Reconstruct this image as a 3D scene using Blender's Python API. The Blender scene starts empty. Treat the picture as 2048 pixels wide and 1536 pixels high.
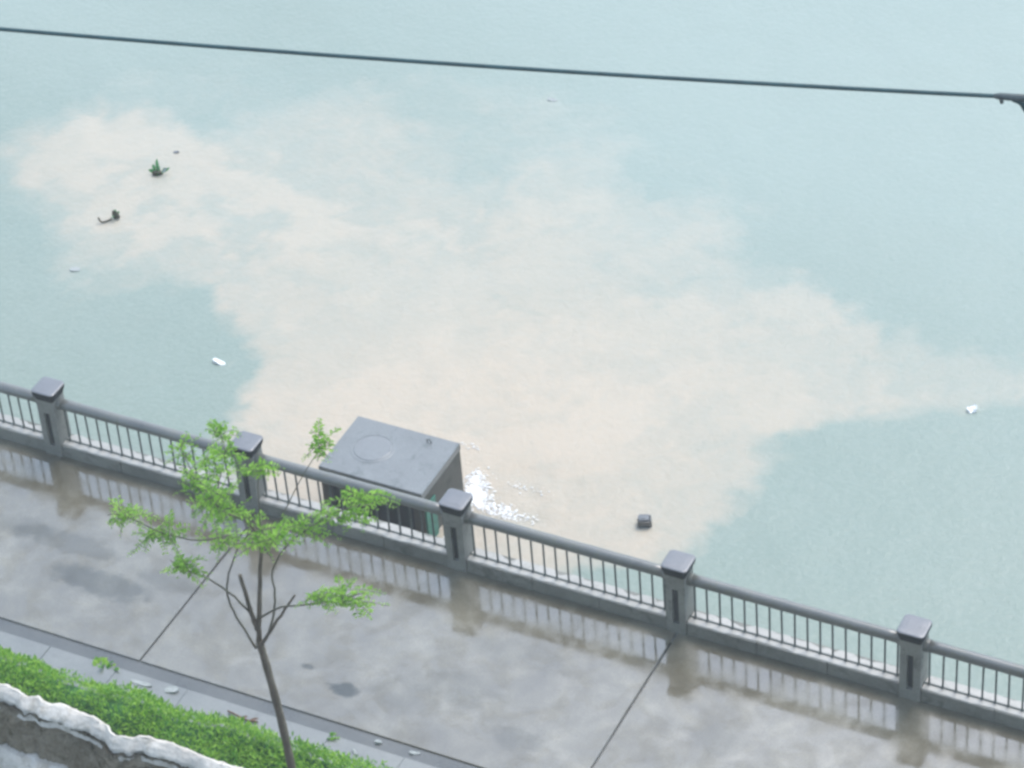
import bpy, bmesh, math, random
import numpy as np
from mathutils import Vector, Matrix

# ------------------------------------------------------------------ camera, sky, sun, exposure
scene = bpy.context.scene
COL = scene.collection

cam_data = bpy.data.cameras.new("camera")
cam_data.sensor_width = 36.0
cam_data.lens = 110.84
cam_data.clip_start = 0.5
cam_data.clip_end = 3000
camera = bpy.data.objects.new("camera", cam_data)
COL.objects.link(camera)
_r = (0.89558796, 0.44007031, -0.0652712)
_u = (-0.2320901, 0.58732806, 0.77535794)
_f = (-0.37954762, 0.67925244, -0.6281399)
CAM = (15.06332, -25.28896, 26.57342)
camera.matrix_world = Matrix(((_r[0], _u[0], -_f[0], CAM[0]),
                              (_r[1], _u[1], -_f[1], CAM[1]),
                              (_r[2], _u[2], -_f[2], CAM[2]),
                              (0, 0, 0, 1)))
scene.camera = camera

SUN_DIR = Vector((0.12, 0.60, 1.10)).normalized()      # towards the sun behind the cloud
sun_el = math.asin(SUN_DIR.z)
sun_az = math.atan2(SUN_DIR.x, SUN_DIR.y)

world = bpy.data.worlds.new("World")
scene.world = world
world.use_nodes = True
wn = world.node_tree
wn.nodes.clear()
w_out = wn.nodes.new("ShaderNodeOutputWorld")
w_bg = wn.nodes.new("ShaderNodeBackground")
w_sky = wn.nodes.new("ShaderNodeTexSky")
w_sky.sky_type = 'NISHITA'
w_sky.sun_disc = False
w_sky.sun_elevation = sun_el
w_sky.sun_rotation = sun_az
w_sky.air_density = 1.0
w_sky.dust_density = 1.3
w_sky.ozone_density = 1.0
w_hs = wn.nodes.new("ShaderNodeHueSaturation")
w_hs.inputs["Hue"].default_value = 0.485
w_hs.inputs["Saturation"].default_value = 0.78           # cloud cover greys the blue
wn.links.new(w_sky.outputs[0], w_hs.inputs["Color"])
wn.links.new(w_hs.outputs[0], w_bg.inputs["Color"])
w_bg.inputs["Strength"].default_value = 0.15
wn.links.new(w_bg.outputs[0], w_out.inputs["Surface"])

sun_data = bpy.data.lights.new("sun", 'SUN')
sun_data.energy = 1.0
sun_data.angle = math.radians(28)
sun_data.color = (1.0, 0.955, 0.90)
sun = bpy.data.objects.new("sun", sun_data)
COL.objects.link(sun)
sun.location = (0, 0, 60)
sun.rotation_euler = SUN_DIR.to_track_quat('Z', 'Y').to_euler()

scene.render.engine = 'CYCLES'
scene.view_settings.view_transform = 'Standard'
scene.view_settings.look = 'None'
scene.view_settings.gamma = 1.0
scene.view_settings.use_curve_mapping = False
scene.view_settings.exposure = 1.30
scene.cycles.filter_width = 3.0                          # soft phone lens
scene.cycles.use_denoising = True
scene.cycles.max_bounces = 6

random.seed(7)
rng = np.random.default_rng(11)

# ------------------------------------------------------------------ helpers
def tag(o, label=None, cat=None, group=None, kind=None):
    if label: o["label"] = label
    if cat: o["category"] = cat
    if group: o["group"] = group
    if kind: o["kind"] = kind
    return o

def thing(name, loc, label, cat, group=None):
    o = bpy.data.objects.new(name, None)
    o.empty_display_size = 0.2
    COL.objects.link(o)
    o.location = loc
    return tag(o, label, cat, group)

def root_loc(p):
    v = Vector((0, 0, 0))
    while p is not None:
        v += Vector(p.location)
        p = p.parent
    return v

def link(name, me, mat, parent=None):
    if mat is not None and not me.materials:
        me.materials.append(mat)
    o = bpy.data.objects.new(name, me)
    COL.objects.link(o)
    if parent is not None:
        o.parent = parent
    return o

def mesh(name, verts, faces, mat, parent=None, smooth=False):
    """world-space vertices; under a parent they are taken relative to the root's base"""
    off = root_loc(parent) if parent is not None else Vector((0, 0, 0))
    me = bpy.data.meshes.new(name)
    me.from_pydata([(v[0] - off.x, v[1] - off.y, v[2] - off.z) for v in verts], [], faces)
    if smooth:
        me.polygons.foreach_set("use_smooth", [True] * len(me.polygons))
    me.update()
    return link(name, me, mat, parent)

def box_mesh(name, sx, sy, sz, bevel=0.0, seg=1):
    bm = bmesh.new()
    bmesh.ops.create_cube(bm, size=1.0)
    for v in bm.verts:
        v.co = Vector((v.co.x * sx, v.co.y * sy, v.co.z * sz))
    if bevel > 0:
        bmesh.ops.bevel(bm, geom=bm.edges[:], offset=bevel, segments=seg, affect='EDGES', profile=0.5)
    me = bpy.data.meshes.new(name)
    bm.to_mesh(me)
    bm.free()
    return me

def box(name, x0, x1, y0, y1, z0, z1, mat, parent=None, bevel=0.0, seg=1):
    off = root_loc(parent) if parent is not None else Vector((0, 0, 0))
    me = box_mesh(name, x1 - x0, y1 - y0, z1 - z0, bevel, seg)
    o = link(name, me, mat, parent)
    o.location = Vector(((x0 + x1) / 2, (y0 + y1) / 2, (z0 + z1) / 2)) - off
    return o

def tube_geo(pts, radii, sides=8):
    pts = [Vector(p) for p in pts]
    vs, fs = [], []
    ref = Vector((0.31, 0.95, 0.11)).normalized()
    for i, p in enumerate(pts):
        d = (pts[min(i + 1, len(pts) - 1)] - pts[max(i - 1, 0)]).normalized()
        a = d.cross(ref)
        if a.length < 1e-3: a = d.cross(Vector((1, 0, 0)))
        a.normalize()
        b = d.cross(a)
        r = radii[i] if isinstance(radii, (list, tuple)) else radii
        for k in range(sides):
            t = 2 * math.pi * k / sides
            vs.append(p + a * (r * math.cos(t)) + b * (r * math.sin(t)))
    for i in range(len(pts) - 1):
        for k in range(sides):
            k2 = (k + 1) % sides
            fs.append((i * sides + k, i * sides + k2, (i + 1) * sides + k2, (i + 1) * sides + k))
    fs.append(tuple(range(sides))[::-1])
    fs.append(tuple((len(pts) - 1) * sides + k for k in range(sides)))
    return vs, fs

def smooth_path(pts, n=4):
    """Catmull-Rom"""
    P = [Vector(p) for p in pts]
    out = []
    for i in range(len(P) - 1):
        p0, p1, p2, p3 = P[max(i - 1, 0)], P[i], P[i + 1], P[min(i + 2, len(P) - 1)]
        for k in range(n):
            t = k / n
            out.append(0.5 * ((2 * p1) + (p2 - p0) * t + (2 * p0 - 5 * p1 + 4 * p2 - p3) * t * t + (-p0 + 3 * p1 - 3 * p2 + p3) * t ** 3))
    out.append(P[-1])
    return out

def tube(name, pts, radii, mat, parent=None, sides=8):
    vs, fs = tube_geo(pts, radii, sides)
    return mesh(name, vs, fs, mat, parent, smooth=True)

# value noise in numpy -------------------------------------------------
_perm = rng.random((256, 256))
def vnoise(x, y):
    xi = np.floor(x).astype(int); yi = np.floor(y).astype(int)
    fx = x - xi; fy = y - yi
    fx = fx * fx * fx * (fx * (fx * 6 - 15) + 10); fy = fy * fy * fy * (fy * (fy * 6 - 15) + 10)
    g = lambda a, b: _perm[a % 256, b % 256]
    return (g(xi, yi) * (1 - fx) + g(xi + 1, yi) * fx) * (1 - fy) + (g(xi, yi + 1) * (1 - fx) + g(xi + 1, yi + 1) * fx) * fy

def fbm(x, y, oct=5, gain=0.5):
    s = np.zeros_like(x, dtype=float); a = 1.0; t = 0.0
    for o in range(oct):
        s += a * vnoise(x * 2 ** o + 17.3 * o, y * 2 ** o + 9.1 * o); t += a; a *= gain
    return s / t

# ------------------------------------------------------------------ materials
def new_mat(name):
    m = bpy.data.materials.new(name)
    m.use_nodes = True
    nt = m.node_tree
    return m, nt, nt.nodes["Principled BSDF"]

def noise_node(nt, scale, detail=6, rough=0.6, vec=None, dist=0.0):
    n = nt.nodes.new("ShaderNodeTexNoise")
    n.inputs["Scale"].default_value = scale
    n.inputs["Detail"].default_value = detail
    n.inputs["Roughness"].default_value = rough
    n.inputs["Distortion"].default_value = dist
    if vec is not None: nt.links.new(vec, n.inputs["Vector"])
    return n

def ramp(nt, src, stops):
    r = nt.nodes.new("ShaderNodeValToRGB")
    el = r.color_ramp.elements
    el[0].position, el[0].color = stops[0][0], (*stops[0][1], 1)
    el[1].position, el[1].color = stops[-1][0], (*stops[-1][1], 1)
    for p, c in stops[1:-1]:
        e = el.new(p); e.color = (*c, 1)
    nt.links.new(src, r.inputs[0])
    return r

def mixc(nt, fac, a, b, mode='MIX'):
    n = nt.nodes.new("ShaderNodeMix")
    n.data_type = 'RGBA'
    n.blend_type = mode
    for s, v in ((n.inputs[0], fac), (n.inputs[6], a), (n.inputs[7], b)):
        if isinstance(v, (int, float)): s.default_value = v
        elif isinstance(v, tuple): s.default_value = (*v, 1)
        else: nt.links.new(v, s)
    return n.outputs[2]

def mathn(nt, op, a, b=None, clamp=False):
    n = nt.nodes.new("ShaderNodeMath")
    n.operation = op
    n.use_clamp = clamp
    for i, v in enumerate((a, b)):
        if v is None: continue
        if isinstance(v, (int, float)): n.inputs[i].default_value = v
        else: nt.links.new(v, n.inputs[i])
    return n.outputs[0]

def maprange(nt, v, a, b, c=0.0, d=1.0, smooth=True):
    n = nt.nodes.new("ShaderNodeMapRange")
    if smooth: n.interpolation_type = 'SMOOTHSTEP'
    nt.links.new(v, n.inputs[0])
    for i, x in enumerate((a, b, c, d)): n.inputs[1 + i].default_value = x
    return n.outputs[0]

def bump(nt, bsdf, h, strength, dist=0.02):
    b = nt.nodes.new("ShaderNodeBump")
    b.inputs["Strength"].default_value = strength
    b.inputs["Distance"].default_value = dist
    nt.links.new(h, b.inputs["Height"])
    nt.links.new(b.outputs[0], bsdf.inputs["Normal"])

def world_pos(nt):
    return nt.nodes.new("ShaderNodeNewGeometry").outputs["Position"]

def concrete(name, dark, light, rough=0.5, scale=5.0, stain=None, stain_amt=0.5, wet=0.0, bump_s=0.3, spec=0.4):
    m, nt, b = new_mat(name)
    pos = world_pos(nt)
    n1 = noise_node(nt, scale * 0.35, 5, 0.6, pos)
    n2 = noise_node(nt, scale * 6, 6, 0.65, pos)
    f = mathn(nt, 'ADD', mathn(nt, 'MULTIPLY', n1.outputs[0], 0.65), mathn(nt, 'MULTIPLY', n2.outputs[0], 0.35))
    c = ramp(nt, f, [(0.34, dark), (0.66, light)]).outputs[0]
    if stain is not None:
        n3 = noise_node(nt, scale * 0.7, 7, 0.7, pos, 0.6)
        c = mixc(nt, mathn(nt, 'MULTIPLY', maprange(nt, n3.outputs[0], 0.5, 0.68), stain_amt), c, stain)
    nt.links.new(c, b.inputs["Base Color"])
    rr = maprange(nt, n1.outputs[0], 0.3, 0.7, max(0.03, rough - 0.12), rough + 0.12)
    nt.links.new(rr, b.inputs["Roughness"])
    b.inputs["Specular IOR Level"].default_value = spec
    if wet > 0:
        b.inputs["Coat Weight"].default_value = wet
        b.inputs["Coat Roughness"].default_value = 0.32
        b.inputs["Coat IOR"].default_value = 2.1
    bump(nt, b, n2.outputs[0], bump_s, 0.012)
    return m

def plain(name, col, rough=0.6, spec=0.4, var=0.25, scale=30.0):
    m, nt, b = new_mat(name)
    n = noise_node(nt, scale, 4, 0.6, world_pos(nt))
    lo = tuple(c * (1 - var) for c in col); hi = tuple(min(1, c * (1 + var)) for c in col)
    nt.links.new(ramp(nt, n.outputs[0], [(0.3, lo), (0.7, hi)]).outputs[0], b.inputs["Base Color"])
    b.inputs["Roughness"].default_value = rough
    b.inputs["Specular IOR Level"].default_value = spec
    return m

def leaf_mat(name, dark, light, trans=0.25):
    m, nt, b = new_mat(name)
    g = nt.nodes.new("ShaderNodeNewGeometry")
    n = noise_node(nt, 2.2, 3, 0.6, g.outputs["Position"])
    f = mathn(nt, 'ADD', mathn(nt, 'MULTIPLY', g.outputs["Random Per Island"], 0.6), mathn(nt, 'MULTIPLY', n.outputs[0], 0.4))
    c = ramp(nt, f, [(0.2, dark), (0.8, light)]).outputs[0]
    nt.links.new(c, b.inputs["Base Color"])
    b.inputs["Roughness"].default_value = 0.5
    b.inputs["Specular IOR Level"].default_value = 0.3
    tr = nt.nodes.new("ShaderNodeBsdfTranslucent")
    nt.links.new(c, tr.inputs["Color"])
    mx = nt.nodes.new("ShaderNodeMixShader")
    mx.inputs[0].default_value = trans
    nt.links.new(b.outputs[0], mx.inputs[1])
    nt.links.new(tr.outputs[0], mx.inputs[2])
    nt.links.new(mx.outputs[0], nt.nodes["Material Output"].inputs["Surface"])
    return m

M = {}
M["post"] = concrete("post_concrete", (0.17, 0.172, 0.155), (0.29, 0.292, 0.265), 0.5, 6, (0.075, 0.08, 0.07), 0.6)
M["cap"] = concrete("cap_stone", (0.095, 0.10, 0.112), (0.15, 0.155, 0.17), 0.5, 7, (0.07, 0.075, 0.085), 0.6, wet=0.5)
M["moulding"] = concrete("cap_moulding_shaded", (0.012, 0.016, 0.016), (0.03, 0.034, 0.033), 0.7, 8, spec=0.2)  # cap stone painted near black: shade below the rim put into the colour
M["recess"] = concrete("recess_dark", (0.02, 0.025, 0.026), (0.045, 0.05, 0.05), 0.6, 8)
M["rail"] = concrete("rail_concrete", (0.09, 0.095, 0.09), (0.16, 0.165, 0.155), 0.5, 6, (0.12, 0.125, 0.085), 0.6, wet=0.5)
M["bar"] = plain("bar_iron", (0.065, 0.082, 0.078), 0.5, 0.4, 0.4, 14)
M["plinth"] = concrete("plinth_stone", (0.15, 0.152, 0.135), (0.26, 0.26, 0.232), 0.5, 5, (0.06, 0.06, 0.05), 0.6)
M["coping"] = concrete("plinth_top_brightened", (0.30, 0.295, 0.27), (0.44, 0.43, 0.40), 0.45, 7, (0.24, 0.24, 0.21), 0.6, wet=0.3)  # plinth top painted pale: sky brightness on upward faces put into the colour
M["chamber"] = concrete("chamber_concrete", (0.085, 0.096, 0.097), (0.185, 0.198, 0.20), 0.55, 6, (0.055, 0.07, 0.068), 0.8, wet=0.6, bump_s=0.7)
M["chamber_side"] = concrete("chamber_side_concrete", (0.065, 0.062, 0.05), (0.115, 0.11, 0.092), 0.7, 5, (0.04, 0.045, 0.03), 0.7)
M["cover"] = concrete("cover_concrete", (0.11, 0.12, 0.123), (0.175, 0.185, 0.188), 0.5, 7, (0.085, 0.095, 0.098), 0.6, wet=0.6)
M["teal"] = plain("teal_paint", (0.03, 0.17, 0.12), 0.45, 0.5, 0.3, 12)
M["embank"] = concrete("embankment_concrete", (0.07, 0.075, 0.065), (0.14, 0.145, 0.13), 0.6, 3)
M["kerb"] = concrete("kerb_concrete", (0.10, 0.108, 0.10), (0.17, 0.178, 0.165), 0.4, 4, (0.085, 0.09, 0.085), 0.6, wet=0.75)
M["gutter"] = concrete("gutter_wet", (0.05, 0.056, 0.056), (0.085, 0.092, 0.09), 0.35, 4, wet=0.35)
M["soil"] = plain("soil", (0.05, 0.042, 0.03), 0.9, 0.2, 0.4, 12)
M["asphalt"] = concrete("asphalt", (0.035, 0.036, 0.038), (0.065, 0.066, 0.068), 0.45, 3, wet=0.3)
M["bark"] = concrete("bark", (0.08, 0.066, 0.046), (0.24, 0.205, 0.155), 0.8, 12)
M["twig"] = concrete("twig_bark", (0.09, 0.085, 0.06), (0.20, 0.19, 0.14), 0.8, 14)
M["leaf"] = leaf_mat("tree_leaf", (0.17, 0.40, 0.03), (0.44, 0.72, 0.12), 0.55)
M["hedge_leaf"] = leaf_mat("hedge_leaf", (0.07, 0.25, 0.02), (0.36, 0.60, 0.07), 0.45)
M["hedge_core"] = plain("hedge_core", (0.04, 0.12, 0.035), 0.9, 0.1, 0.4, 10)
M["plaster"] = concrete("lime_plaster", (0.44, 0.40, 0.35), (0.68, 0.64, 0.58), 0.8, 9, (0.28, 0.245, 0.19), 0.65, bump_s=0.5, spec=0.2)
M["mud"] = concrete("mud_brick", (0.13, 0.105, 0.072), (0.33, 0.285, 0.22), 0.9, 9, (0.06, 0.05, 0.025), 0.7, bump_s=0.8, spec=0.15)
M["cable"] = plain("cable_sheath", (0.02, 0.065, 0.07), 0.45, 0.4, 0.3, 6)
M["clamp"] = plain("clamp_metal", (0.06, 0.08, 0.08), 0.5, 0.5, 0.3, 20)
M["white"] = plain("white_plastic", (0.85, 0.85, 0.85), 0.4, 0.5, 0.05, 20)
M["paper"] = plain("pale_litter", (0.33, 0.35, 0.34), 0.6, 0.3, 0.1, 20)
M["stone_dark"] = concrete("wet_block", (0.03, 0.038, 0.042), (0.06, 0.068, 0.074), 0.4, 12, wet=0.8)
M["aquatic"] = leaf_mat("aquatic_leaf", (0.02, 0.14, 0.05), (0.10, 0.36, 0.10), 0.3)
M["debris"] = plain("brown_debris", (0.07, 0.065, 0.04), 0.8, 0.2, 0.4, 30)
M["brown_leaf"] = plain("brown_leaf", (0.13, 0.075, 0.045), 0.7, 0.3, 0.3, 30)

# white water foam
def foam_mat():
    m, nt, b = new_mat("foam")
    b.inputs["Base Color"].default_value = (0.92, 0.92, 0.91, 1)
    b.inputs["Roughness"].default_value = 0.7
    b.inputs["Subsurface Weight"].default_value = 0.0
    return m
M["foam"] = foam_mat()

# wet promenade concrete: brown-grey slab under a water film of uneven gloss
def promenade_mat():
    m, nt, b = new_mat("wet_promenade")
    pos = world_pos(nt)
    big = noise_node(nt, 0.55, 4, 0.55, pos, 0.4)
    med = noise_node(nt, 2.6, 6, 0.6, pos, 0.3)
    fine = noise_node(nt, 38, 5, 0.7, pos)
    f = mathn(nt, 'ADD', mathn(nt, 'MULTIPLY', big.outputs[0], 0.45),
              mathn(nt, 'ADD', mathn(nt, 'MULTIPLY', med.outputs[0], 0.38), mathn(nt, 'MULTIPLY', fine.outputs[0], 0.30)))
    c = ramp(nt, f, [(0.43, (0.078, 0.066, 0.040)), (0.56, (0.118, 0.104, 0.067)), (0.70, (0.190, 0.175, 0.126))]).outputs[0]
    # worn dark patches
    sep = nt.nodes.new("ShaderNodeSeparateXYZ"); nt.links.new(pos, sep.inputs[0])
    warp = noise_node(nt, 6, 4, 0.6, pos)
    dry = mathn(nt, 'ADD', 1.0, 0.0)
    for (cx, cy, rx, ry, amt) in ((-0.31, -2.54, 0.20, 0.13, 0.9), (-0.91, -2.37, 0.10, 0.06, 0.7), (-4.1, -2.05, 0.80, 0.24, 0.55), (-4.9, -1.55, 0.9, 0.2, 0.35), (-3.3, -1.7, 0.5, 0.18, 0.3), (0.9, -2.0, 0.6, 0.3, 0.2), (2.0, -2.5, 0.35, 0.2, 0.25), (4.2, -1.6, 0.35, 0.3, 0.22), (1.4, -1.2, 0.7, 0.25, 0.15),
                                  (0.35, -2.35, 0.42, 0.30, 0.16), (-5.6, -1.5, 0.5, 0.2, 0.25)):
        dx = mathn(nt, 'DIVIDE', mathn(nt, 'SUBTRACT', sep.outputs[0], cx), rx)
        dy = mathn(nt, 'DIVIDE', mathn(nt, 'SUBTRACT', sep.outputs[1], cy), ry)
        d = mathn(nt, 'SQRT', mathn(nt, 'ADD', mathn(nt, 'MULTIPLY', dx, dx), mathn(nt, 'MULTIPLY', dy, dy)))
        d = mathn(nt, 'ADD', d, mathn(nt, 'MULTIPLY', mathn(nt, 'SUBTRACT', warp.outputs[0], 0.5), 1.3))
        k = mathn(nt, 'MULTIPLY', maprange(nt, d, 1.15, 0.6), amt)
        c = mixc(nt, k, c, (0.035, 0.045, 0.047))
        dry = mathn(nt, 'MULTIPLY', dry, mathn(nt, 'SUBTRACT', 1.0, mathn(nt, 'MULTIPLY', k, 0.75)))
    nt.links.new(c, b.inputs["Base Color"])
    b.inputs["Roughness"].default_value = 0.55
    b.inputs["Specular IOR Level"].default_value = 0.3
    b.inputs["Coat Weight"].default_value = 1.0
    b.inputs["Coat IOR"].default_value = 2.3
    cr = maprange(nt, med.outputs[0], 0.35, 0.68, 0.05, 0.22)
    film = noise_node(nt, 2.1, 7, 0.62, pos, 0.9)
    nt.links.new(mathn(nt, 'MULTIPLY', dry, maprange(nt, film.outputs[0], 0.38, 0.56, 0.74, 1.0)), b.inputs["Coat Weight"])
    nt.links.new(cr, b.inputs["Coat Roughness"])
    bb = nt.nodes.new("ShaderNodeBump")
    bb.inputs["Strength"].default_value = 0.10
    bb.inputs["Distance"].default_value = 0.01
    nt.links.new(med.outputs[0], bb.inputs["Height"])
    nt.links.new(bb.outputs[0], b.inputs["Coat Normal"])
    return m
M["promenade"] = promenade_mat()

# river: turbid teal water with a plume of pale sediment carried by it (attribute 'sediment')
def river_mat():
    m, nt, b = new_mat("river_water")
    pos = world_pos(nt)
    at = nt.nodes.new("ShaderNodeAttribute"); at.attribute_name = "sediment"
    wisp = noise_node(nt, 1.9, 9, 0.66, pos, 1.6)
    s = mathn(nt, 'ADD', at.outputs["Fac"], mathn(nt, 'MULTIPLY', mathn(nt, 'SUBTRACT', wisp.outputs[0], 0.5), 0.62))
    amp = mathn(nt, 'MULTIPLY', s, maprange(nt, at.outputs["Fac"], 0.0, 0.12), True)
    col = ramp(nt, amp, [(0.0, (0.222, 0.276, 0.234)), (0.3, (0.305, 0.318, 0.262)), (0.65, (0.415, 0.365, 0.285)), (1.0, (0.50, 0.410, 0.310))]).outputs[0]
    tone = noise_node(nt, 0.35, 5, 0.6, pos, 0.3)
    col = mixc(nt, 0.10, col, ramp(nt, tone.outputs[0], [(0.3, (0.16, 0.25, 0.25)), (0.7, (0.36, 0.40, 0.38))]).outputs[0])
    mk = nt.nodes.new("ShaderNodeAttribute"); mk.attribute_name = "far_brightening"
    col = mixc(nt, mathn(nt, 'MULTIPLY', mk.outputs["Fac"], 0.6), col, (0.325, 0.39, 0.355))  # far water painted paler: brightening from haze and sky put into its colour
    nt.links.new(col, b.inputs["Base Color"])
    b.inputs["Roughness"].default_value = 0.28
    b.inputs["IOR"].default_value = 1.333
    b.inputs["Specular IOR Level"].default_value = 0.5
    rip = noise_node(nt, 9, 5, 0.6, pos, 0.5)
    drops = noise_node(nt, 42, 3, 0.5, pos)
    grain = noise_node(nt, 16, 4, 0.7, pos)
    col = mixc(nt, mathn(nt, 'MULTIPLY', maprange(nt, grain.outputs[0], 0.35, 0.75), 0.16), col, (0.42, 0.44, 0.42))
    nt.links.new(col, b.inputs["Base Color"])
    h = mathn(nt, 'ADD', rip.outputs[0], mathn(nt, 'MULTIPLY', drops.outputs[0], 0.25))
    bump(nt, b, h, 0.42, 0.03)
    return m
M["river"] = river_mat()

# ------------------------------------------------------------------ terrain, promenade, river
WZ = -0.9
def sheet(name, x0, x1, y0, y1, z, mat):
    return tag(mesh(name, [(x0, y0, z), (x1, y0, z), (x1, y1, z), (x0, y1, z)], [(0, 1, 2, 3)], mat), kind="structure")

sheet("ground", -900, 900, -900, 0.10, -0.22, M["soil"])
sheet("road", -300, 300, -12.8, -5.35, -0.12, M["asphalt"])

# sediment field ------------------------------------------------------
CORE = [(-5.609, 3.755), (-5.01, 3.143), (-4.84, 2.153), (-3.9, 0.1), (-0.513, -0.2), (2.207, 2.343), (2.459, 3.077), (2.599, 4.106), (2.446, 4.655), (2.744, 5.168), (3.211, 5.638), (3.723, 5.614), (4.433, 6.009), (3.756, 6.488), (3.04, 7.032), (2.241, 7.941), (1.431, 8.446), (0.805, 8.46), (0.41, 7.731), (-0.583, 6.965), (-1.999, 7.965), (-2.931, 8.546), (-3.129, 7.929), (-3.448, 6.748), (-4.375, 6.783), (-4.8, 5.706), (-5.349, 5.492), (-6.31, 6.302), (-6.873, 6.085), (-6.853, 5.168), (-7.381, 4.832), (-6.902, 4.248), (-6.173, 4.154)]
MID = [(-10.644, 5.313), (-8.537, 4.254), (-8.063, 4.051), (-7.353, 4.714), (-6.241, 4.128), (-4.682, 3.997), (1.235, 6.323), (1.409, 8.119), (0.357, 8.223), (0.093, 9.036), (-0.514, 9.338), (-1.883, 8.948), (-2.776, 8.742), (-2.613, 9.635), (-2.265, 10.332), (-2.762, 10.501), (-3.338, 9.925), (-3.609, 9.256), (-3.914, 8.17), (-5.044, 7.737), (-6.074, 9.03), (-7.026, 10.144), (-7.694, 10.044), (-8.095, 9.144), (-8.273, 8.197), (-9.444, 8.487), (-10.721, 8.304), (-11.55, 7.544), (-11.542, 6.958)]
RIGHT = [(2.526, 6.83), (3.742, 5.565), (4.506, 6.004), (4.744, 6.533), (5.4, 6.95), (5.3, 7.4), (4.228, 7.381), (3.41, 7.418)]
TOP = [(-10.571, 6.604), (-7.561, 4.633), (-3.654, 6.669), (-1.329, 8.622), (-0.052, 9.381), (-1.712, 10.4), (-3.236, 10.975), (-4.944, 10.925), (-7.38, 10.465), (-9.191, 10.095), (-10.417, 9.329), (-11.023, 8.04)]
FILL = [(-11.319, 7.188), (-10.269, 8.325), (-8.481, 8.555), (-8.085, 9.446), (-7.161, 10.395), (-5.827, 9.559), (-4.217, 8.605), (-3.438, 9.603), (-2.635, 10.592), (-2.122, 10.386), (-2.394, 9.163), (-0.445, 9.364), (0.352, 8.61), (-0.868, 6.728), (-4.458, 5.076), (-6.483, 4.539), (-8.038, 4.708), (-9.705, 5.536)]
POCKETS = [(-5.219, 6.325, 0.75, 0.38, 0.30), (-2.238, 5.943, 0.4, 0.22, 0.22), (-1.772, 9.608, 0.7, 0.3, 0.2), (-3.563, 8.304, 0.45, 0.35, 0.12), (-5.327, 8.602, 0.6, 0.4, 0.15)]

def sdf(poly, x, y):
    p = np.array(poly); d = np.full(x.shape, 1e9); inside = np.zeros(x.shape, bool)
    for i in range(len(p)):
        ax, ay = p[i - 1]; bx, by = p[i]
        ex, ey = bx - ax, by - ay
        t = np.clip(((x - ax) * ex + (y - ay) * ey) / (ex * ex + ey * ey + 1e-12), 0, 1)
        d = np.minimum(d, np.hypot(x - ax - t * ex, y - ay - t * ey))
        cond = ((ay > y) != (by > y)) & (x < (bx - ax) * (y - ay) / (by - ay + 1e-12) + ax)
        inside ^= cond
    return np.where(inside, d, -d)

def sstep(v, a, b):
    t = np.clip((v - a) / (b - a), 0, 1)
    return t * t * (3 - 2 * t)

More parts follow.
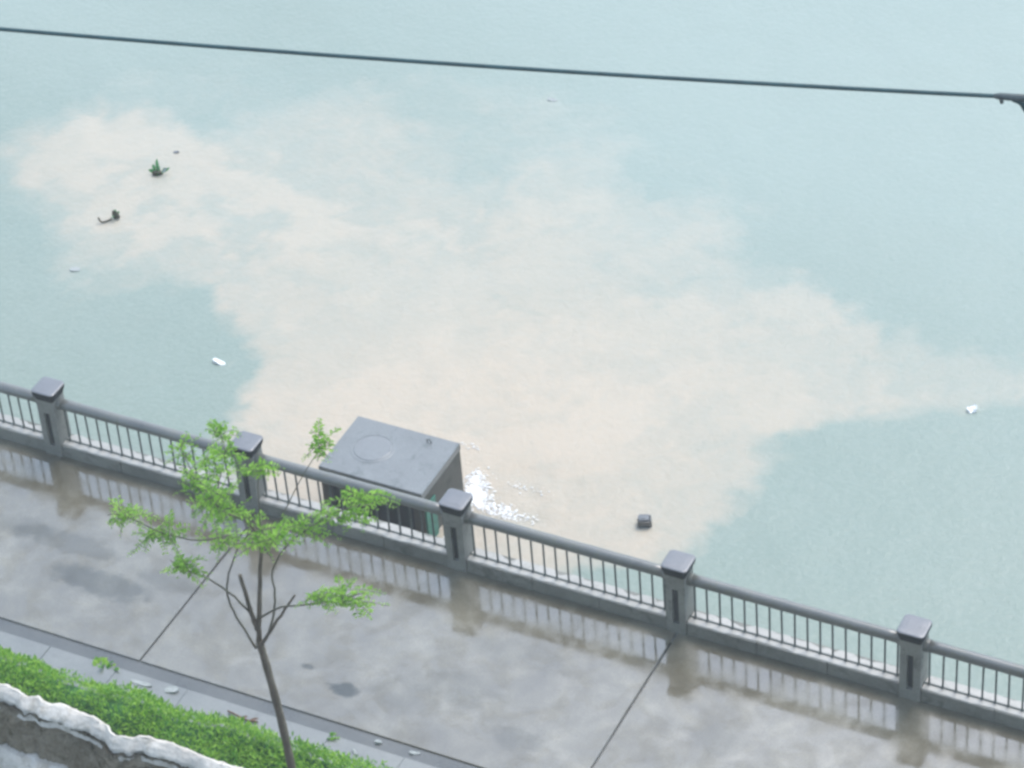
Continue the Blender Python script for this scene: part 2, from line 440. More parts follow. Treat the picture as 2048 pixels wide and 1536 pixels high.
def river():
    xs = np.concatenate([np.array([-900, -300, -100, -50, -30, -22]), np.arange(-17, 11, 0.085), np.array([14, 25, 50, 120, 300, 900])])
    ys = np.concatenate([np.arange(0.03, 19, 0.085), np.array([22, 28, 40, 70, 150, 400, 1200])])
    X, Y = np.meshgrid(xs, ys)
    wx = X + (fbm(X * 0.9, Y * 0.9, 5) - 0.5) * 1.1 + (fbm(X * 2.7 + 40, Y * 2.7, 5, 0.6) - 0.5) * 0.85
    wy = Y + (fbm(X * 0.9 + 60, Y * 0.9 + 30, 5) - 0.5) * 1.1 + (fbm(X * 2.7 + 80, Y * 2.7 + 11, 5, 0.6) - 0.5) * 0.85
    n = fbm(X * 0.8 + 5, Y * 0.8 + 3, 5)
    core = sstep(sdf(CORE, wx, wy), -0.16, 0.42)
    mid = sstep(sdf(MID, wx, wy), -0.35, 0.6)
    top = sstep(sdf(TOP, wx, wy), -0.7, 0.6)
    right = sstep(sdf(RIGHT, wx, wy), -0.25, 0.35)
    n2 = sstep(fbm(X * 0.55 + (wx - X) * 1.5 + 31, Y * 0.9 + (wy - Y) * 1.5 + 13, 6, 0.55), 0.32, 0.68)
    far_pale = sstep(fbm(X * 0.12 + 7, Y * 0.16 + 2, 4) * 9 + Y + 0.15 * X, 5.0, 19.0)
    far_brightening = far_pale
    s = 0.26 * top * (0.35 + n2) + 0.50 * mid * (0.50 + 0.65 * n2)
    fill = sstep(sdf(FILL, wx, wy), -0.45, 0.55)
    s = np.maximum(s, fill * (0.44 + 0.26 * n2))
    s = np.maximum(s, 0.56 * right * (0.7 + 0.4 * n2))
    s = np.maximum(s, core * (0.50 + 0.14 * n + 0.22 * n2))
    src = np.hypot((wx + 1.6) / 4.2, (wy - 3.8) / 3.2)
    s += 0.26 * core * sstep(src, 1.15, 0.1)
    for px, py, rx, ry, a in POCKETS:
        s -= a * sstep(np.hypot((wx - px) / rx, (wy - py) / ry), 1.15, 0.3)
    s = np.clip(s, 0, 1)
    # churned water by the outfall, gentle swell elsewhere
    churn = sstep(np.hypot((X + 0.55) / 1.5, (Y - 2.1) / 1.2), 1.2, 0.1)
    Z = WZ + (fbm(X * 1.5, Y * 1.5, 3) - 0.5) * 0.02 + churn * (fbm(X * 5 + 3, Y * 5, 4) - 0.5) * 0.05
    far = (np.abs(X) > 20) | (Y > 19.5)
    Z[far] = WZ
    ny, nx = X.shape
    verts = np.stack([X.ravel(), Y.ravel(), Z.ravel()], 1)
    idx = np.arange(nx * ny).reshape(ny, nx)
    quads = np.stack([idx[:-1, :-1].ravel(), idx[:-1, 1:].ravel(), idx[1:, 1:].ravel(), idx[1:, :-1].ravel()], 1)
    me = bpy.data.meshes.new("river")
    me.from_pydata(verts.tolist(), [], quads.tolist())
    me.polygons.foreach_set("use_smooth", [True] * len(me.polygons))
    at = me.attributes.new("sediment", 'FLOAT', 'POINT')
    at.data.foreach_set("value", s.ravel().astype(np.float32))
    at = me.attributes.new("far_brightening", 'FLOAT', 'POINT')
    at.data.foreach_set("value", far_brightening.ravel().astype(np.float32))
    me.update()
    o = link("river", me, M["river"])
    return tag(o, kind="structure")
river()

# embankment below the railing
tag(box("embankment", -60, 60, -0.30, 0.06, -3.0, -0.012, M["embank"]), kind="structure")

# promenade: a bed with cast slabs and open expansion joints
prom = box("promenade", -60, 60, -3.060, -0.304, -0.20, -0.035, M["gutter"])
tag(prom, kind="structure")
def slab(x0, x1):
    me = box_mesh("pavement_slab", x1 - x0, 2.95, 0.032, 0.006, 1)
    o = link("pavement_slab", me, M["promenade"], prom)
    # prom box has its own centre as location
    o.location = Vector(((x0 + x1) / 2, -1.588, -0.0165)) - Vector(prom.location)
JO = [-20.5, -14.62, -8.75, -2.884, 3.003, 8.87, 14.75, 20.6]
for a, b_ in zip(JO[:-1], JO[1:]):
    slab(a + 0.013, b_ - 0.013)

# drain channel and kerb stones
tag(box("drain_channel", -40, 40, -3.27, -3.0640, -0.20, -0.020, M["gutter"]), kind="structure")
kerb = box("kerb", -40, 40, -3.90, -3.255, -0.20, -0.05, M["gutter"])
tag(kerb, kind="structure")
kx = -9.0
while kx < 16.0:
    L = 0.99
    me = box_mesh("kerb_stone", L - 0.003, 0.615, 0.05, 0.003, 1)
    o = link("kerb_stone", me, M["kerb"], kerb)
    o.location = Vector((kx + L / 2 + random.uniform(-.003, .003), -3.575 + random.uniform(-.006, .006), -0.026 + random.uniform(-.006, .004))) - Vector(kerb.location)
    o.rotation_euler = (random.uniform(-.006, .006), random.uniform(-.006, .006), random.uniform(-.004, .004))
    kx += L
tag(box("planting_bed", -40, 40, -5.2, -3.91, -0.20, -0.03, M["soil"]), kind="structure")

# ------------------------------------------------------------------ riverside railing
SP = 3.0
rail_thing = thing("riverside_railing", (0, 0, 0), "long grey concrete and iron bar railing along the river edge of the wet promenade", "railing")

def post_shaft_mesh():
    w = 0.1315; h = 0.965
    sx, z0, z1 = 0.041, 0.16, 0.715
    dp = 0.045
    v = []; f = []
    def quad(a, b, c, d):
        n = len(v); v.extend([a, b, c, d]); f.append((n, n + 1, n + 2, n + 3))
    for s in (-1, 1):                       # both faces along the rail carry a slot
        y = s * w; yi = s * (w - dp)
        xs = (-w, -sx, sx, w); zs = (0.0, z0, z1, h)
        for i in range(3):
            for j in range(3):
                if i == 1 and j == 1: continue
                quad((xs[i], y, zs[j]), (xs[i + 1], y, zs[j]), (xs[i + 1], y, zs[j + 1]), (xs[i], y, zs[j + 1]))
        quad((-sx, y, z0), (sx, y, z0), (sx, yi, z0), (-sx, yi, z0))
        quad((-sx, y, z1), (sx, y, z1), (sx, yi, z1), (-sx, yi, z1))
        quad((-sx, y, z0), (-sx, y, z1), (-sx, yi, z1), (-sx, yi, z0))
        quad((sx, y, z0), (sx, y, z1), (sx, yi, z1), (sx, yi, z0))
        quad((-sx, yi, z0), (sx, yi, z0), (sx, yi, z1), (-sx, yi, z1))
        quad((s * w, -w, 0), (s * w, w, 0), (s * w, w, h), (s * w, -w, h))
    quad((-w, -w, h), (w, -w, h), (w, w, h), (-w, w, h))
    bm = bmesh.new()
    bv = [bm.verts.new(p) for p in v]
    for q in f: bm.faces.new([bv[i] for i in q])
    bmesh.ops.remove_doubles(bm, verts=bm.verts, dist=0.0005)
    bmesh.ops.recalc_face_normals(bm, faces=bm.faces)
    es = [e for e in bm.edges if abs(abs(e.verts[0].co.x) - w) < 1e-4 and abs(abs(e.verts[0].co.y) - w) < 1e-4
          and abs(abs(e.verts[1].co.x) - w) < 1e-4 and abs(abs(e.verts[1].co.y) - w) < 1e-4 and abs(e.verts[0].co.z - e.verts[1].co.z) > 0.05]
    bmesh.ops.bevel(bm, geom=es, offset=0.018, segments=2, affect='EDGES', profile=0.5)
    me = bpy.data.meshes.new("post"); bm.to_mesh(me); bm.free()
    me.materials.append(M["post"])
    return me

def cap_mesh(part):
    """rounded slab: neck flaring out to a rim, nearly flat top"""
    def ring(hw, r, z, n=5):
        out = []
        for qx, qy, a0 in ((1, 1, 0), (-1, 1, 90), (-1, -1, 180), (1, -1, 270)):
            for k in range(n):
                a = math.radians(a0 + 90 * k / (n - 1))
                out.append((qx * (hw - r) + r * math.cos(a), qy * (hw - r) + r * math.sin(a), z))
        return out
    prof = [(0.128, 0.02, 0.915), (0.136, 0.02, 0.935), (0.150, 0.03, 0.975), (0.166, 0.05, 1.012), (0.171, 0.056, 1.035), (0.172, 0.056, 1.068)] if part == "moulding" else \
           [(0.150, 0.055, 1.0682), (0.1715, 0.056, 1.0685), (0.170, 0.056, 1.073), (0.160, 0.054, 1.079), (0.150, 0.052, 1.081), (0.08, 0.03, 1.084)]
    v, f = [], []
    for p in prof: v += ring(*p)
    n = 20
    for i in range(len(prof) - 1):
        for k in range(n):
            k2 = (k + 1) % n
            f.append((i * n + k, i * n + k2, (i + 1) * n + k2, (i + 1) * n + k))
    f.append(tuple(range((len(prof) - 1) * n, len(prof) * n)))
    f.append(tuple(range(n))[::-1])
    me = bpy.data.meshes.new("post_cap"); me.from_pydata(v, [], f)
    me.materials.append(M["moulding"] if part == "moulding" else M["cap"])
    return me

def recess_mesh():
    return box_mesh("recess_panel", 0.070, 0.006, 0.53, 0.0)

def rail_mesh(L):
    pts = []; rad = []
    n = 14
    for i in range(n + 1):
        t = i / n
        pts.append((-L / 2 + L * t, 0, 0)); rad.append(0.075 + 0.0015 * math.sin(i * 2.3))
    vs, fs = tube_geo(pts, rad, 16)
    me = bpy.data.meshes.new("top_rail"); me.from_pydata([tuple(v) for v in vs], [], fs)
    me.polygons.foreach_set("use_smooth", [len(p.vertices) == 4 for p in me.polygons])
    me.materials.append(M["rail"])
    return me

def collar_mesh():
    vs, fs = tube_geo([(-0.03, 0, 0), (0.03, 0, 0)], [0.086, 0.082], 16)
    me = bpy.data.meshes.new("rail_collar"); me.from_pydata([tuple(v) for v in vs], [], fs)
    me.materials.append(M["rail"])
    return me

def bar_mesh():
    vs, fs = tube_geo([(0, 0, 0.208), (0, 0, 0.223), (0, 0, 0.226), (0, 0, 0.785)], [0.024, 0.024, 0.0125, 0.0125], 8)
    me = bpy.data.meshes.new("bar"); me.from_pydata([tuple(v) for v in vs], [], fs)
    me.materials.append(M["bar"])
    return me

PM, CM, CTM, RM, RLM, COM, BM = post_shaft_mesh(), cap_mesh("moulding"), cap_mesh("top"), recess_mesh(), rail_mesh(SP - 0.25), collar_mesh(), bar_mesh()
RM.materials.append(M["recess"])
BLK = [box_mesh("plinth_block", 0.905, 0.27, 0.20, 0.008, 1) for _ in range(1)]
BLK[0].materials.append(M["plinth"])
def bright_top_mesh(seed):
    """thin pale strip on the plinth, ragged edges; sky brightness put into its colour"""
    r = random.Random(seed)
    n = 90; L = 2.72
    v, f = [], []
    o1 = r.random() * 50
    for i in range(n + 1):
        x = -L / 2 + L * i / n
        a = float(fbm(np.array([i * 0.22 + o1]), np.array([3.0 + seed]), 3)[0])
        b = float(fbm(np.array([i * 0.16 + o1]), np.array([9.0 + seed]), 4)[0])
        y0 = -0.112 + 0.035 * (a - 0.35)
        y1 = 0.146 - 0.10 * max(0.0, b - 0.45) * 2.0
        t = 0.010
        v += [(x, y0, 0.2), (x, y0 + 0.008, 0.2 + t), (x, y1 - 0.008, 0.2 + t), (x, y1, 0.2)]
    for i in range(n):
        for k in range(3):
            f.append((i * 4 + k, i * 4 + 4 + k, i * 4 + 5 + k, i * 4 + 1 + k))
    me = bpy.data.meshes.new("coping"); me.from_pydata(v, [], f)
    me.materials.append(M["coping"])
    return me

for i in range(-4, 8):
    x = i * SP
    p = link("post", PM, None, rail_thing); p.location = (x, 0, 0.0)
    p.rotation_euler = (random.uniform(-.004, .004), random.uniform(-.005, .005), random.uniform(-.01, .01))
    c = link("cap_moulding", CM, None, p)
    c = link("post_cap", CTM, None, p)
    for s in (-1, 1):
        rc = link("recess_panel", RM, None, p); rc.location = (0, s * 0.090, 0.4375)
    if i == 7: break
    xc = x + SP / 2
    rl = link("top_rail", RLM, None, rail_thing); rl.location = (xc, 0, 0.83)
    rl.rotation_euler = (random.uniform(0, 6), 0, 0)
    for s in (-1, 1):
        cc = link("rail_collar", COM, None, rl)
        cc.location = (s * (SP / 2 - 0.165), 0, 0)
        if s > 0: cc.rotation_euler = (0, math.pi, 0)
    br = box("bottom_rail", xc - SP / 2 + 0.135, xc + SP / 2 - 0.135, -0.011, 0.011, 0.2115, 0.222, M["bar"], rail_thing)
    for k in range(17):
        b_ = link("bar", BM, None, rail_thing)
        b_.location = (xc + (k - 8) * 0.1625 + random.uniform(-.003, .003), 0, 0)
        b_.rotation_euler = (random.uniform(-.006, .006), random.uniform(-.008, .008), 0)
    for k in range(3):
        pb = link("plinth_block", BLK[0], None, rail_thing)
        pb.location = (xc + (k - 1) * 0.912, 0.017 + random.uniform(-.004, .004), 0.0995 + random.uniform(-.003, .0))
        pb.rotation_euler = (0, 0, random.uniform(-.003, .003))
    cp = link("coping", bright_top_mesh(i + 10), None, rail_thing); cp.location = (xc, 0, 0)

# ------------------------------------------------------------------ outfall chamber in the river
ch = thing("outfall_chamber", (-1.86, 1.53, WZ), "square grey concrete outfall chamber with a round cover standing in the river behind the railing", "outfall chamber")
X0, X1, Y0, Y1, ZT = -2.61, -1.09, 0.985, 2.085, 0.0
tw = 0.15
box("side_wall", X0, X0 + tw, Y0 + 0.004, Y1 - 0.004, -2.6, ZT - 0.112, M["chamber_side"], ch, 0.012)
sw = box("side_wall", X1 - tw, X1, Y0 + 0.004, Y1 - 0.004, -2.6, ZT - 0.112, M["chamber_side"], ch, 0.012)
box("back_wall", X0 + tw + .002, X1 - tw - .002, Y1 - tw, Y1 - 0.006, -2.6, ZT - 0.113, M["chamber_side"], ch)
box("opening_shade_sheet", X0 + tw + .002, X1 - tw - .002, Y0 + 0.06, Y0 + 0.10, -2.6, ZT - 0.113, M["recess"], ch)  # dark sheet added in the opening, standing in for the shaded interior
rf = box("roof_slab", X0 - 0.004, X1 + 0.004, Y0 - 0.004, Y1 + 0.004, ZT - 0.11, ZT, M["chamber"], ch, 0.006, 1)
# round cover set in a shallow ring
def disc(name, cx, cy, r0, r1, z0, z1, mat, parent, n=40, wob=0.0):
    v, f = [], []
    for k in range(n):
        a = 2 * math.pi * k / n
        w = 1 + wob * math.sin(3 * a + 1) + wob * 0.6 * math.sin(7 * a)
        for r, z in ((r0, z0), (r0, z1 - 0.004), (r0 - 0.008, z1), (r1, z1), (r1, z0)):
            rr = r * w
            v.append((cx + rr * math.cos(a), cy + rr * math.sin(a), z))
    for k in range(n):
        k2 = (k + 1) % n
        for j in range(4):
            f.append((k * 5 + j, k2 * 5 + j, k2 * 5 + j + 1, k * 5 + j + 1))
    if r1 < 0.012:
        pass
    return mesh(name, v, f, mat, parent)
MHX, MHY = -2.115, 1.565
disc("cover_ring", MHX, MHY, 0.300, 0.262, ZT - 0.006, ZT + 0.003, M["chamber"], rf, wob=0.006)
disc("access_cover", MHX, MHY, 0.252, 0.002, ZT - 0.006, ZT + 0.006, M["cover"], rf, wob=0.004)
box("gate_plate", X1 + 0.006, X1 + 0.03, Y0 + 0.03, Y0 + 0.30, -1.3, -0.24, M["teal"], ch, 0.006)
tube("lifting_eye", [(-1.5, 1.95, 0.0), (-1.5, 1.95, 0.04), (-1.46, 1.95, 0.05), (-1.44, 1.95, 0.0)], 0.008, M["bar"], ch, 6)

# ------------------------------------------------------------------ foam where the outfall runs out
def foam():
    v, f = [], []
    def blob(cx, cy, rx, ry, rot, h):
        n = 9; base = len(v)
        ca, sa = math.cos(rot), math.sin(rot)
        ph = random.uniform(0, 6)
        for ring, (s, z) in enumerate(((1.0, -0.004), (0.75, h * 0.7), (0.35, h))):
            for k in range(n):
                a = 2 * math.pi * k / n
                w = s * (1 + 0.35 * math.sin(2 * a + ph) + 0.25 * math.sin(5 * a + 2 * ph) + random.uniform(-.18, .18))
                px, py = rx * w * math.cos(a), ry * w * math.sin(a)
                v.append((cx + px * ca - py * sa, cy + px * sa + py * ca, WZ + 0.012 + z))
        for r_ in range(2):
            for k in range(n):
                k2 = (k + 1) % n
                f.append((base + r_ * n + k, base + r_ * n + k2, base + (r_ + 1) * n + k2, base + (r_ + 1) * n + k))
        f.append(tuple(base + 2 * n + k for k in range(n)))
    # centre, spread, count, size
    for cx, cy, sx, sy, n, sz in ((-1.10, 2.42, 0.05, 0.09, 20, 0.045), (-0.98, 2.22, 0.06, 0.10, 26, 0.05), (-0.86, 2.06, 0.08, 0.07, 26, 0.045),
                                  (-0.62, 1.98, 0.13, 0.06, 22, 0.04), (-0.36, 1.96, 0.14, 0.045, 16, 0.038), (-0.42, 2.50, 0.16, 0.04, 6, 0.025),
                                  (-2.0, 2.16, 0.12, 0.03, 5, 0.03), (-1.40, 2.2, 0.2, 0.04, 7, 0.03), (-1.46, 3.02, 0.10, 0.03, 3, 0.025), (-0.96, 1.6, 0.06, 0.22, 10, 0.035)):
        for _ in range(n * 11):
            q = sz * random.choice((0.08, 0.10, 0.12, 0.15, 0.2, 0.28, 0.4))
            blob(random.gauss(cx, sx * 1.25), random.gauss(cy, sy * 1.25), q * random.uniform(0.8, 2.2), q * random.uniform(0.4, 0.9), random.gauss(0.35, 0.6), random.uniform(0.001, 0.003))
    o = mesh("foam", v, f, M["foam"], smooth=True)
    return tag(o, "white churned foam on the water beside the outfall chamber", "foam", kind="stuff")
foam()

# ------------------------------------------------------------------ things afloat
def lump_geo(cx, cy, cz, rx, ry, rz, seed, n=10, m=6, amp=0.25):
    r = random.Random(seed)
    v, f = [], []
    ph = [r.uniform(0, 6) for _ in range(4)]
    for j in range(m + 1):
        t = math.pi * j / m
        for k in range(n):
            a = 2 * math.pi * k / n
            w = 1 + amp * (0.5 * math.sin(2 * a + ph[0] + t) + 0.4 * math.sin(3 * a + ph[1] - 2 * t) + r.uniform(-.35, .35))
            v.append((cx + rx * w * math.sin(t) * math.cos(a), cy + ry * w * math.sin(t) * math.sin(a), cz + rz * w * math.cos(t)))
    for j in range(m):
        for k in range(n):
            k2 = (k + 1) % n
            f.append((j * n + k, j * n + k2, (j + 1) * n + k2, (j + 1) * n + k))
    return v, f

def leaf_blade(base, tip, width, up, droop=0.0):
    """a broad leaf of six faces, gently cupped"""
    base, tip, up = Vector(base), Vector(tip), Vector(up)
    ax = tip - base
    side = ax.cross(up)
    side.normalize()
    nrm = side.cross(ax).normalized()
    rows = [(0.0, 0.12), (0.3, 0.85), (0.62, 1.0), (0.88, 0.55), (1.0, 0.05)]
    v, f = [], []
    for t, w in rows:
        c = base + ax * t - Vector((0, 0, droop * t * t))
        v += [c - side * (width * w * 0.5) + nrm * (0.12 * width * w), c, c + side * (width * w * 0.5) + nrm * (0.12 * width * w)]
    for i in range(len(rows) - 1):
        f += [(i * 3, i * 3 + 1, i * 3 + 4, i * 3 + 3), (i * 3 + 1, i * 3 + 2, i * 3 + 5, i * 3 + 4)]
    return v, f

def floating_plant():
    cx, cy = -8.86, 7.00
    t = thing("floating_plant", (cx, cy, WZ), "clump of floating green water plant with one upright leaf, upper left of the river", "water plant")
    v, f = lump_geo(cx, cy, WZ + 0.02, 0.085, 0.065, 0.05, 5, amp=0.4)
    mesh("root_mat", v, f, M["debris"], t, True)
    r = random.Random(4)
    spec = [((0.0, 0.02), (-0.03, 0.10), 0.30, 0.10), ((0.10, 0.0), (0.22, 0.04), 0.16, 0.10), ((-0.05, 0), (-0.18, -0.06), 0.08, 0.08), ((0.04, -0.05), (0.10, -0.14), 0.10, 0.08), ((0.12, 0.05), (0.25, 0.12), 0.12, 0.07),
            ((-0.08, 0.04), (-0.16, 0.10), 0.12, 0.08), ((0.0, -0.02), (0.03, 0.05), 0.16, 0.09)]
    for (ax, ay), (bx, by), h, w in spec:
        ax, ay, bx, by, h, w = (0.72 * q for q in (ax, ay, bx, by, h, w))
        v, f = leaf_blade((cx + ax, cy + ay, WZ + 0.02), (cx + bx, cy + by, WZ + 0.04 + h), w, (r.uniform(-.4, .4), -0.7, 0.8), 0.02)
        mesh("leaf", v, f, M["aquatic"], t, True)
    v, f = leaf_blade((cx + 0.1, cy - 0.01, WZ + 0.06), (cx + 0.19, cy - 0.0, WZ + 0.16), 0.06, (0, -0.5, 0.9))
    mesh("pale_leaf", v, f, M["paper"], t, True)
floating_plant()

def floating_debris():
    cx, cy = -8.86, 5.80
    t = thing("floating_debris", (cx, cy, WZ), "brown tuft of floating debris with a trailing twig, below the water plant", "debris")
    v, f = lump_geo(cx, cy, WZ + 0.04, 0.065, 0.05, 0.06, 8, amp=0.45)
    mesh("clump", v, f, M["debris"], t, True)
    tube("twig", smooth_path([(cx - 0.03, cy - 0.08, WZ + 0.02), (cx - 0.07, cy - 0.16, WZ + 0.02), (cx - 0.13, cy - 0.22, WZ + 0.03), (cx - 0.19, cy - 0.20, WZ + 0.08)]), 0.014, M["debris"], t, 6)
    for dx, dy in ((0.02, -0.14), (-0.05, 0.05), (0.05, 0.03)):
        v, f = leaf_blade((cx + dx * .3, cy + dy * .3, WZ + 0.05), (cx + dx, cy + dy, WZ + 0.10), 0.05, (0, -.5, .9))
        mesh("leaf", v, f, M["aquatic"], t, True)
floating_debris()

def scrap(name, x, y, z, lx, ly, lz, rot, mat, label, cat, seed, group=None):
    """crumpled flat scrap, thicker than paper"""
    r = random.Random(seed)
    nx, ny = 6, 4
    v, f = [], []
    ca, sa = math.cos(rot), math.sin(rot)
    for s in (0, 1):
        for j in range(ny + 1):
            for i in range(nx + 1):
                u, w = i / nx - 0.5, j / ny - 0.5
                edge = 1 - 0.22 * (abs(u) * 2) ** 3 * abs(w) * 2
                px = lx * u * edge * (1 + r.uniform(-.05, .05)); py = ly * w * edge * (1 + r.uniform(-.08, .08))
                hz = lz * (0.6 + 0.4 * math.sin(3 * u + seed) + r.uniform(-.2, .2)) if s else -0.01
                v.append((x + px * ca - py * sa, y + px * sa + py * ca, z + hz))
    n = (nx + 1) * (ny + 1)
    for s in (0, 1):
        for j in range(ny):
            for i in range(nx):
                a = s * n + j * (nx + 1) + i
                q = (a, a + 1, a + nx + 2, a + nx + 1)
                f.append(q if s else q[::-1])
    ring = [i for i in range(nx + 1)] + [j * (nx + 1) + nx for j in range(1, ny + 1)] + [ny * (nx + 1) + i for i in range(nx - 1, -1, -1)] + [j * (nx + 1) for j in range(ny - 1, 0, -1)]
    for k in range(len(ring)):
        a, b = ring[k], ring[(k + 1) % len(ring)]
        f.append((a, b, b + n, a + n))
    o = mesh(name, [(p[0] - x, p[1] - y, p[2] - z) for p in v], f, mat)
    o.location = (x, y, z)
    return tag(o, label, cat, group)

scrap("foam_board", -5.61, 3.31, WZ, 0.21, 0.075, 0.05, -0.02, M["white"], "oblong white plastic scrap floating on clear water near the second post from the left", "litter", 3)
scrap("plastic_bag", 4.53, 6.21, WZ, 0.14, 0.11, 0.09, 0.6, M["white"], "small white bag floating at the far right tip of the muddy plume", "litter", 5)
scrap("floating_chip", -8.89, 7.60, WZ, 0.10, 0.05, 0.02, 0.3, M["stone_dark"], "tiny dark chip floating beyond the green water plant", "litter", 7)
scrap("floating_wrapper", -8.74, 4.44, WZ, 0.16, 0.09, 0.02, 0.5, M["paper"], "faint pale wrapper floating left of the muddy plume", "litter", 9)
scrap("floating_film", -4.05, 10.96, WZ, 0.16, 0.08, 0.02, 0.1, M["paper"], "faint pale film floating just below the overhead cable", "litter", 10)

def block():
    t = thing("wet_block", (1.375, 2.44, WZ), "small dark wet block poking out of the water beyond the railing", "block")
    bm = bmesh.new()
    bmesh.ops.create_cube(bm, size=1.0)
    for v in bm.verts:
        v.co = Vector((v.co.x * 0.19 * (0.9 if v.co.z > 0 else 1.05), v.co.y * 0.15, v.co.z * 0.16))
    bmesh.ops.bevel(bm, geom=bm.edges[:], offset=0.02, segments=2, affect='EDGES')
    for v in bm.verts:
        v.co += Vector((random.uniform(-.005, .005), random.uniform(-.005, .005), random.uniform(-.006, .006)))
    me = bpy.data.meshes.new("body"); bm.to_mesh(me); bm.free()
    o = link("body", me, M["stone_dark"], t); o.location = (0, 0, 0.05); o.rotation_euler = (0.06, -0.05, 0.42)
    tube("lip", [(-0.07, -0.075, 0.118), (0.0, -0.04, 0.128), (0.08, -0.01, 0.122)], 0.008, M["recess"], None, 6).parent = t
block()

# ------------------------------------------------------------------ litter on the kerb and channel
def litter(name, x, y, z, lx, ly, lz, rot, mat, label, cat, seed):
    return scrap(name, x, y, z, lx, ly, lz, rot, mat, label, cat, seed)
litter("paper_scrap", 0.49, -3.16, -0.02, 0.09, 0.05, 0.03, 0.4, M["paper"], "greenish white litter scrap in the drain right of the tree trunk", "litter", 21)
litter("paper_scrap", 0.31, -3.42, 0.0, 0.10, 0.035, 0.02, -0.6, M["paper"], "pale litter sliver on the kerb nearest the tree trunk", "litter", 22)
litter("paper_scrap", 0.97, -3.15, -0.02, 0.14, 0.05, 0.03, 0.3, M["paper"], "pale litter strip in the drain, rightmost on the kerb side", "litter", 23)
litter("paper_scrap", -2.66, -3.40, 0.0, 0.30, 0.06, 0.02, 0.02, M["paper"], "long pale litter strip on the kerb above the left hedge", "litter", 24)
litter("paper_scrap", -2.25, -3.36, 0.0, 0.18, 0.10, 0.03, 0.3, M["paper"], "wide pale litter patch on the kerb above the hedge", "litter", 25)
def fallen_twig():
    t = thing("fallen_twig", (-1.2, -3.45, 0.0), "short reddish brown fallen twig on the kerb left of the tree trunk", "twig")
    tube("stem", smooth_path([(-1.42, -3.42, 0.02), (-1.28, -3.45, 0.03), (-1.12, -3.47, 0.025), (-0.99, -3.44, 0.02)]), [0.012] * 12 + [0.005], M["brown_leaf"], t, 6)
    for bx, tx in ((-1.2, -1.14), (-1.1, -1.0), (-1.25, -1.22)):
        v, f = leaf_blade((bx, -3.46, 0.02), (tx, -3.52 + random.uniform(0, .12), 0.04), 0.045, (0, 0, 1))
        mesh("leaf", v, f, M["brown_leaf"], t, True)
fallen_twig()
def weed(name, x, y, z, s, n, label, seed):
    r = random.Random(seed)
    t = thing(name, (x, y, z), label, "weed")
    v, f = [], []
    for k in range(n):
        a = r.uniform(0, 6.28); L = s * r.uniform(.5, 1.1)
        b = (x + r.gauss(0, s * .35), y + r.gauss(0, s * .2), z)
        lv, lf = leaf_blade(b, (b[0] + L * .7 * math.cos(a), b[1] + L * .7 * math.sin(a), z + L * r.uniform(.3, .8)), s * .3, (0.1, -.2, 1), 0.02)
        f += [tuple(i + len(v) for i in q) for q in lf]; v += lv
    mesh("leaves", v, f, M["hedge_leaf"], t, True)
weed("weed_tuft", -3.22, -3.30, -0.02, 0.15, 26, "small green weed tuft rooted in the drain above the hedge", 31)
weed("weed_tuft", -0.05, -3.3, -0.02, 0.11, 14, "low green weed tuft rooted beside the tree trunk", 32)

# ------------------------------------------------------------------ hedge
def hedge():
    t = thing("hedge", (-2.0, -4.4, -0.03), "low fuzzy bright green hedge strip between the kerb and the old wall", "hedge")
    r = np.random.default_rng(5)
    xa, xb = -9.0, 11.0
    def top(x, v):                      # height over the strip, v in -1..1 across
        lump = fbm(x * 1.3, v * 1.2 + 4, 4)
        edge = 1 - np.abs(v) ** 3.2
        return (0.30 + 0.46 * lump) * np.clip(edge, 0, 1)
    def yy(x, v):
        return -4.24 + v * (0.56 + 0.14 * (fbm(x * 1.7 + 20, v * 0 + 1, 3) - 0.5) * 2)
    # woody core
    nx, nv = 200, 12
    gx = np.linspace(xa, xb, nx); gv = np.linspace(-1, 1, nv)
    GX, GV = np.meshgrid(gx, gv, indexing='ij')
    GZ = top(GX, GV) * 0.72 - 0.03
    GY = yy(GX, GV * 0.85)
    verts = np.stack([GX.ravel(), GY.ravel(), GZ.ravel()], 1).tolist()
    faces = [(i * nv + j, i * nv + j + 1, (i + 1) * nv + j + 1, (i + 1) * nv + j) for i in range(nx - 1) for j in range(nv - 1)]
    mesh("woody_core", verts, faces, M["hedge_core"], t, True)
    n = 80000
    x = r.uniform(xa, xb, n); v = r.uniform(-1.02, 1.02, n)
    dens = fbm(x * 3.0 + 3, v * 1.6 + 8, 3)
    keep = dens + r.random(n) * 0.5 > 0.62
    x, v = x[keep], v[keep]; n = len(x)
    z = top(x, v) * r.uniform(0.72, 1.08, n) + r.normal(0, 0.015, n)
    y = yy(x, v)
    az = r.uniform(0, 2 * np.pi, n); el = r.uniform(0.15, 1.25, n)
    L = r.uniform(0.035, 0.085, n); W = L * r.uniform(0.22, 0.4, n)
    d = np.stack([np.cos(az) * np.cos(el), np.sin(az) * np.cos(el), np.sin(el)], 1)
    s = np.stack([-np.sin(az), np.cos(az), r.normal(0, 0.3, n)], 1)
    P = np.stack([x, y, z - 0.03], 1)
    a = P; b = P + d * (L * 0.5)[:, None] + s * (W * 0.5)[:, None]; c = P + d * L[:, None]; e = P + d * (L * 0.5)[:, None] - s * (W * 0.5)[:, None]
    V = np.stack([a, b, c, e], 1).reshape(-1, 3)
    F = np.arange(4 * n).reshape(n, 4).tolist()
    o = mesh("foliage", V.tolist(), F, M["hedge_leaf"], t)
    o["kind"] = "stuff"
hedge()

